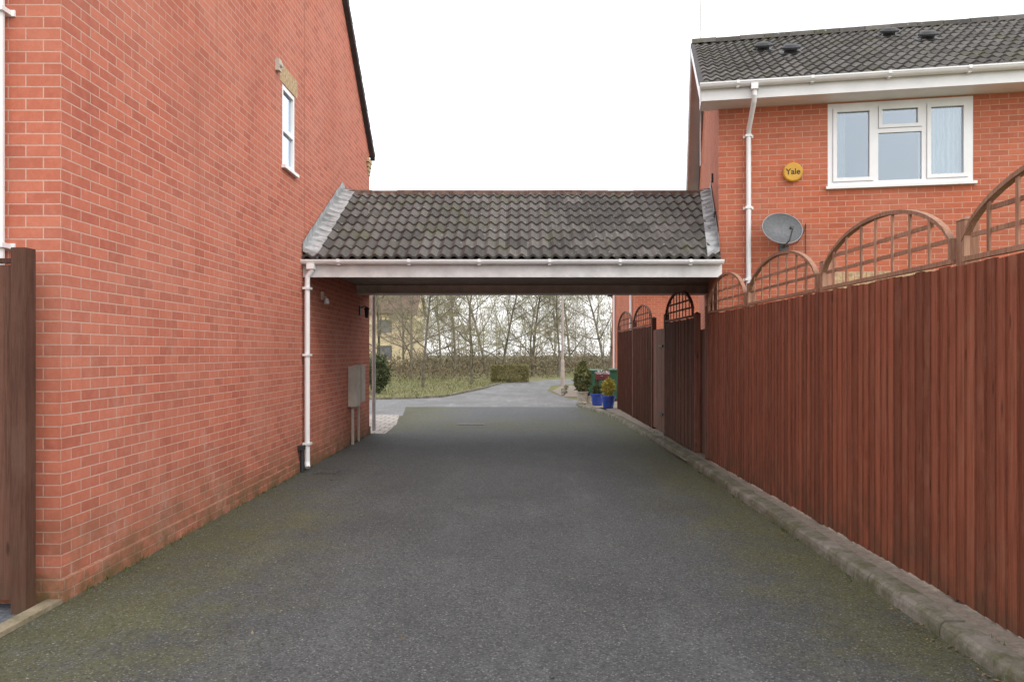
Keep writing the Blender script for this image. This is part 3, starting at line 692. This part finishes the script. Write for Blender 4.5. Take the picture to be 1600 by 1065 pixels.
# ---------------------------------------------------------------- trees
def grow_tree(seed,H,spread=1.,droop=0.):
    rr=random.Random(seed); tr=MB(); cr=MB()
    def rv(): return Vector((rr.gauss(0,1),rr.gauss(0,1),rr.gauss(0,1)))
    def branch(p,d,L,r,lev):
        nseg=(6,5,4,3,2)[lev]; pts=[p]; rs=[r]; dd=d.copy()
        for k in range(nseg):
            dd=(dd+rv()*(.08,.15,.19,.22,.25)[lev]+Vector((0,0,(.02,.06,.04-droop,-droop*.8,-droop)[lev]))).normalized()
            pts.append(pts[-1]+dd*L/nseg); rs.append(r*(1-.78*(k+1)/nseg) if lev else r*(1-.62*(k+1)/nseg))
        (tr if lev<=1 else cr).tube(pts,rs,(8,6,4,3,3)[lev],0,rr.random(),cap=False)
        if lev==4: return
        nch=(11,8,7,7)[lev]
        for i in range(nch):
            f=(.14 if lev==0 else .15)+(.82)*(i+rr.random())/nch*.97; f=min(f,.99); x=f*nseg; k=min(int(x),nseg-1); q=pts[k].lerp(pts[k+1],x-k); rq=rs[k]+(rs[k+1]-rs[k])*(x-k)
            ax=(pts[k+1]-pts[k]).normalized(); o=ax.orthogonal(); o.rotate(Matrix.Rotation(rr.uniform(0,6.283),3,ax))
            a=rad(rr.uniform(35,62))*spread if lev==0 else rad(rr.uniform(25,60))
            nd=(ax*math.cos(a)+o.normalized()*math.sin(a)).normalized()
            if nd.z<-.1 and lev<3: nd.z*=.3
            branch(q,nd.normalized(),L*((.62,.5,.48,.5)[lev])*(1-.35*f)*rr.uniform(.8,1.15),max(rq*.55,.007),lev+1)
    branch(Vector((0,0,-.05)),Vector((rr.uniform(-.1,.1),rr.uniform(-.1,.1),1)).normalized(),H,H*.0135,0)
    return tr,cr
protos=[]
for i,(sd,H,sp,dr,tw) in enumerate(((1,6.6,1.15,.0,'twig'),(2,6.2,1.25,.03,'twiggreen'),(3,7.,1.,.0,'twiggreen'),(4,5.6,1.3,.16,'twig'))):
    tr,cr=grow_tree(sd,H,sp,dr)
    protos.append((tr.obj('trunk',M['bark'],smooth=True),cr.obj('crown',M[tw])))
TP=[(-4.35,35,0,.85),(-2.3,38,1,.95),(-6.6,47,0,1.),(-4.2,50,1,1.1),(-1.2,54,2,1.),(0.9,52,0,1.1),(2.6,50,1,1.),(4.6,39,3,1.1),(5.6,49,2,1.),(-9.5,52,2,1.1),(-6.2,60,1,1.15),(-2.6,61,2,1.2),(1.2,63,1,1.15),(4.2,62,0,1.15),(-9.5,64,0,1.2),(8.5,46,0,.95)]
tlab=['bare winter tree with spreading grey brown branches','bare tree with yellow green budding twigs on grass verge','tall slender bare tree with olive twigs','dark bare weeping tree with drooping twigs']
for i,(x,y,k,sc) in enumerate(TP):
    E=empty('bare_tree',(x,y,0),R.uniform(0,6.28),label=tlab[k],category='tree',group='bare trees behind the grass verge')
    E.scale=(sc,)*3
    for src in protos[k]:
        o=src.copy(); o.parent=E; COL.objects.link(o)
for a,b in protos: bpy.data.objects.remove(a); bpy.data.objects.remove(b)

def cloud(mb,n,sampler,size,rr,asp=.5,up=0.):
    for i in range(n):
        p=Vector(sampler()); u=Vector((rr.gauss(0,1),rr.gauss(0,1),rr.gauss(0,1)+up)).normalized(); w=u.orthogonal().normalized(); w.rotate(Matrix.Rotation(rr.uniform(0,6.28),3,u)); s=size*rr.uniform(.6,1.4)
        mb.face([p-w*s*asp*.5,p+w*s*asp*.5,p+u*s],0,rr.random())
rr=random.Random(77)
mb=MB()
def smp():
    while True:
        x=rr.uniform(-38,38); y=rr.uniform(80,115); top=10+4*noise.noise(Vector((x*.16,y*.1,0)))
        z=top*rr.random()**1.1
        if noise.noise(Vector((x*.4,y*.4,z*.4)))>-.18: return (x,y,z)
cloud(mb,52000,smp,1.0,rr,.035,1.0)
for i in range(60):
    x=rr.uniform(-38,38); y=rr.uniform(80,105); mb.tube([(x,y,0),(x+rr.uniform(-.5,.5),y,rr.uniform(3,5)),(x+rr.uniform(-1.2,1.2),y,rr.uniform(6,9))],[.10,.07,.02],4,0,rr.random(),cap=False)
mb.obj('woodland',M['twigfar'],kind='stuff',label='distant bare woodland mass beyond the road',category='woodland')
mb=MB()
def smp():
    while True:
        x=rr.uniform(-24,26); y=rr.uniform(42,78); nn=noise.noise(Vector((x*.35,y*.35,0)))+.5*noise.noise(Vector((x*1.3,y*1.3,5))); h=.45+1.9*nn+max(0,(y-46))*.038
        if y<46 and x>-1.6: continue
        if y<52 and x>1+(y-44)*.3: continue
        if h>.2: return (x,y,h*rr.random()**.8)
cloud(mb,44000,smp,.30,rr,.18,.7)
mb.obj('undergrowth',M['under'],kind='stuff',label='tangled brown bramble undergrowth beneath bare trees',category='undergrowth')
mb=MB()
def smp():
    while True:
        x=rr.uniform(-14,3); y=rr.uniform(26.4,47)
        if x < -2.9-(27.4-y)*.6 if y<27.4 else x<-2.75+(y-27.4)*.14: return (x,y,0)
cloud(mb,9000,smp,.09,rr,.3,2.5)
mb.obj('grass_verge',M['grass'],kind='stuff',label='rough mossy grass verge beside the road',category='grass')
mb=MB()
def smp():
    k=rr.random(); y=2+16*rr.random()**1.2
    if k<.4 and y>4.9: return (-2.905+abs(rr.gauss(0,.06)),y,.006)
    if k<.8: return (2.345+(y-2)*.009-abs(rr.gauss(0,.07)),y,.006)
    return (rr.uniform(-2.7,2.2),y,.004)
for i in range(900):
    x,y,z=smp(); a=rr.uniform(0,6.28); s=rr.uniform(.006,.018); u=Vector((math.cos(a),math.sin(a),rr.uniform(0,.5)))*s; v=Vector((-math.sin(a),math.cos(a),rr.uniform(-.2,.4)))*s*.5; P=Vector((x,y,z))
    mb.face([P-u,P+v,P+u,P-v],0,rr.random())
mb.obj('leaf_litter',M['litter'],kind='stuff',label='small dead leaves scattered along wall foot and kerb',category='leaves')
mb=MB()
for i in range(150):
    if rr.random()<.5: cx_,cy_=-2.90,rr.uniform(5,15)
    else: cy_=rr.uniform(2.8,16); cx_=2.335+(cy_-2)*.009 if rr.random()<.5 else 2.53+(cy_-2)*.009
    z0_=0 if cx_<2.48 else .05
    for k in range(rr.randint(4,14)):
        p=Vector((cx_+rr.gauss(0,.015),cy_+rr.gauss(0,.05),z0_)); u=Vector((rr.gauss(0,.5),rr.gauss(0,.5),1)).normalized()*rr.uniform(.012,.045); w_=Vector((rr.gauss(0,1),rr.gauss(0,1),0)).normalized()*.004
        mb.face([p-w_,p+w_,p+u],0,rr.random())
mb.obj('weeds',M['weed'],kind='stuff',label='tiny green weeds growing along wall foot and kerb joints',category='weeds')

def shrub(name,loc,mat,n,size,f,label,cat,seed=1,stem=.1,leafasp=.5,**kw):
    rr=random.Random(seed); E=empty(name,loc,label=label,category=cat,**kw)
    mb=MB(); cloud(mb,n,lambda:f(rr),size,rr,leafasp,.4); mb.obj('crown',mat,E)
    mb=MB(); mb.tube([(0,0,0),(0,0,stem)],[.04,.03],6); 
    for k in range(4): a=k*1.6; mb.tube([(0,0,stem*.3),(math.cos(a)*.12,math.sin(a)*.12,stem*1.6)],[.02,.01],5)
    mb.obj('trunk',M['bark'],E); return E
def ell(rx,ry,h0,h1,pw=1.):
    def f(rr):
        while True:
            u=[rr.uniform(-1,1) for _ in range(3)]
            d=u[0]**2+u[1]**2+u[2]**2
            if d<=1 and d>.25: 
                nz=1+.35*noise.noise(Vector(u)*2.3)
                return (u[0]*rx*nz,u[1]*ry*nz,(h0+h1)/2+u[2]*(h1-h0)/2*nz)
    return f
shrub('evergreen_shrub',(-5.45,30,0),M['darkleaf'],2600,.11,ell(.45,.5,.05,1.5),'dark green rounded evergreen shrub on the verge','shrub',3,.5)
shrub('evergreen_shrub',(-6.6,31,0),M['darkleaf'],4000,.10,ell(.7,.6,.05,1.9),'dark green rounded evergreen shrub on the verge','shrub',4,.5)
def hb(rr):
    while True:
        u=[rr.uniform(-1,1) for _ in range(3)]
        if max(abs(u[0]),abs(u[1]),abs(u[2]))>.72: 
            nn=1+.07*noise.noise(Vector(u)*3); return (u[0]*1.0*nn,u[1]*.5*nn,.48+u[2]*.44*nn)
shrub('clipped_hedge',(-.45,41,0),M['hedge'],9000,.07,hb,'low square clipped hedge turning brown by the road','hedge',5,.3)

def pot(mb,prof,n=24,m=0):
    prev=None
    for r_,z in prof:
        ring=[(r_*math.cos(2*math.pi*k/n),r_*math.sin(2*math.pi*k/n),z) for k in range(n)]
        if prev:
            for k in range(n): mb.face([prev[k],prev[(k+1)%n],ring[(k+1)%n],ring[k]],m)
        prev=ring
    mb.face(prev,m)
def potted(loc,potmat,prof,leaf,f,n,sz,label,seed):
    E=empty('potted_plant',loc,label=label,category='potted plant'); mb=MB(); pot(mb,prof); mb.obj('pot',potmat,E,weld=True,smooth=False)
    zt=prof[-1][1]; mb=MB(); mb.face([(prof[-1][0]*math.cos(k*.52),prof[-1][0]*math.sin(k*.52),zt+.002) for k in range(12)]); mb.obj('soil',M['soil'],E)
    rr=random.Random(seed); mb=MB(); cloud(mb,n,lambda:f(rr),sz,rr,.35,.8); mb.tube([(0,0,zt),(0,0,zt+.3)],.015,5); mb.obj('foliage',leaf,E)
    return E
def cone(h0,h1,r):
    def f(rr):
        t=rr.random(); q=r*(math.sin(math.pi*min(1,t*.8+.18)))*(.6+.4*rr.random()); a=rr.uniform(0,6.28); return (q*math.cos(a),q*math.sin(a),h0+(h1-h0)*t)
    return f
bowl=[(.13,0),(.14,.02),(.19,.3),(.21,.31),(.21,.35),(.18,.35),(.17,.31)]
potted((1.93,23.2,.05),M['stonepot'],[(.14,0),(.15,.03),(.13,.06),(.17,.32),(.19,.33),(.19,.37),(.16,.37),(.155,.33)],M['conifer'],cone(.38,1.24,.27),1500,.11,'tall green conifer in a pale stone pot','1')
potted((2.30,22.4,.05),M['blue'],bowl,M['darkleaf'],ell(.15,.15,.32,.6),700,.07,'small dark shrub in a glazed blue pot','2')
potted((2.50,21.35,.05),M['blue'],bowl,M['golden'],ell(.17,.17,.3,.8),900,.09,'golden leaved shrub in a glazed blue pot','3')
potted((2.12,23.6,.05),M['stonepot'],[(x*.7,z*.6) for x,z in bowl],M['darkleaf'],ell(.1,.1,.2,.4),400,.05,'small plant in a low stone pot','4')
E=empty('wooden_planter',(2.50,22.9,.05),label='maroon slatted wooden planter with pale flowers beside pots',category='planter')
for sx in (-.16,.16):
    for sg in (-1,1):
        mb=MB(); T=Matrix.Translation((sx+.02*sg,0,.42)) @ Matrix.Rotation(rad(22)*sg,4,'X'); mb.box(-.018,.018,-.02,.02,-.42,.42,T=T); mb.obj('leg',M['maroon'],E)
mb=MB()
for k in range(6): mb.box(-.2,.2,-.16+k*.055,-.12+k*.055,.72,.74)
for z in (.745,.80,.855): mb.box(-.21,.21,-.18,-.165,z,z+.045); mb.box(-.21,.21,.165,.18,z,z+.045); mb.box(-.21,-.195,-.165,.165,z,z+.045); mb.box(.195,.21,-.165,.165,z,z+.045)
mb.obj('trough',M['maroon'],E)
rr=random.Random(6); mb=MB(); cloud(mb,120,lambda:(rr.uniform(-.2,.2),rr.uniform(-.16,.16),rr.uniform(.86,.98)),.06,rr,.6); mb.obj('flowers',M['flower'],E)
def wbin(loc,rz):
    E=empty('wheeled_bin',loc,rz,label='green plastic wheeled bin standing by the fence',category='wheeled bin')
    mb=MB(); a=[(-.22,-.24),(.22,-.24),(.22,.24),(-.22,.24)]; b=[(-.28,-.30),(.28,-.30),(.28,.34),(-.28,.34)]
    P=[(x,y,.05) for x,y in a]; Q=[(x,y,.95) for x,y in b]
    for k in range(4): mb.face([P[k],P[(k+1)%4],Q[(k+1)%4],Q[k]])
    mb.face(P[::-1]); mb.box(-.3,.3,-.32,.36,.93,.97); mb.obj('body',M['bin'],E,bevel=.012)
    mb=MB(); mb.face([(-.3,-.34,.975),(.3,-.34,.975),(.3,.36,1.03),(-.3,.36,1.03)]); mb.box(-.3,.3,-.34,.36,.972,.998); mb.tube([(-.28,.4,1.0),(.28,.4,1.0)],.016,8); mb.obj('lid',M['bin'],E,bevel=.008)
    for sx in (-.27,.27): 
        mb=MB(); mb.tube([(sx-.03,.27,.1),(sx+.03,.27,.1)],.1,16); mb.obj('wheel',M['black'],E)
wbin((2.55,25.9,0),.2); wbin((3.2,24.6,.05),-.1)
E=empty('street_lamp',(2.1,36.5,0),label='tall pale concrete street lamp among bare trees',category='street lamp')
mb=MB(); mb.tube([(0,0,0),(0,0,1.2),(0,0,1.25),(0,0,5.6)],[.10,.09,.065,.05],10); mb.tube([(0,0,5.6),(0,-.1,5.9),(0,-.7,6.0)],.03,8); mb.obj('post',M['lamppost'],E)
mb=MB(); mb.box(-.12,.12,-1.15,-.65,5.95,6.05); mb.obj('lamp_head',M['lamppost'],E,bevel=.02)
for i in range(9):
    rr=random.Random(200+i); r0=rr.uniform(.07,.14); bm=bmesh.new(); bmesh.ops.create_icosphere(bm,subdivisions=2,radius=r0)
    for v in bm.verts: v.co*=1+.35*noise.noise(v.co*6+Vector((i*3,0,0))); v.co.z*=.7
    me=bpy.data.meshes.new('rock'); bm.to_mesh(me); bm.free(); me.materials.append(M['kerb']); o=bpy.data.objects.new('garden_rock',me); COL.objects.link(o)
    o.location=(1.6+i*.07+.1*rr.random(),28.2+i*.95,r0*.4); o['label']='rounded pale garden rock edging the gravel'; o['category']='rock'; o['group']='rocks edging the gravel garden'

# ---------------------------------------------------------------- light
w=bpy.data.worlds.new("World"); SC.world=w; w.use_nodes=True; nt=w.node_tree; nt.nodes.clear()
out=nt.nodes.new('ShaderNodeOutputWorld'); sky=nt.nodes.new('ShaderNodeTexSky'); sky.sky_type='NISHITA'; sky.sun_disc=False
EL,AZ=rad(45),rad(140)
sky.sun_elevation=EL; sky.sun_rotation=AZ; sky.dust_density=4; sky.air_density=1
b1=nt.nodes.new('ShaderNodeBackground'); b1.inputs[1].default_value=.05; nt.links.new(sky.outputs[0],b1.inputs[0])
tc=nt.nodes.new('ShaderNodeTexCoord'); nz=nt.nodes.new('ShaderNodeTexNoise'); nz.inputs['Scale'].default_value=2; nt.links.new(tc.outputs['Generated'],nz.inputs[0])
cr=nt.nodes.new('ShaderNodeValToRGB'); cr.color_ramp.elements[0].color=(.92,.92,.93,1); cr.color_ramp.elements[1].color=(1,1,1,1); nt.links.new(nz.outputs[0],cr.inputs[0])
b2=nt.nodes.new('ShaderNodeBackground'); b2.inputs[1].default_value=1.75; nt.links.new(cr.outputs[0],b2.inputs[0])
ad=nt.nodes.new('ShaderNodeAddShader'); nt.links.new(b1.outputs[0],ad.inputs[0]); nt.links.new(b2.outputs[0],ad.inputs[1]); nt.links.new(ad.outputs[0],out.inputs[0])
sl=bpy.data.lights.new('sun','SUN'); sl.energy=.9; sl.angle=rad(28); sl.color=(1,.97,.92); so=bpy.data.objects.new('sun',sl); COL.objects.link(so)
d=Vector((math.sin(AZ)*math.cos(EL),math.cos(AZ)*math.cos(EL),math.sin(EL))); so.rotation_euler=d.to_track_quat('Z','Y').to_euler(); so.location=(0,0,20)

# ---------------------------------------------------------------- camera
cam=bpy.data.cameras.new('camera'); co=bpy.data.objects.new('camera',cam); COL.objects.link(co); SC.camera=co
co.location=(0,0,1.6); co.rotation_euler=(rad(90),0,0); cam.sensor_width=36; cam.lens=27; cam.shift_x=-.00625; cam.shift_y=.011; cam.clip_end=600; cam.clip_start=.05
SC.view_settings.view_transform='Standard'; SC.view_settings.look='None'; SC.view_settings.exposure=0
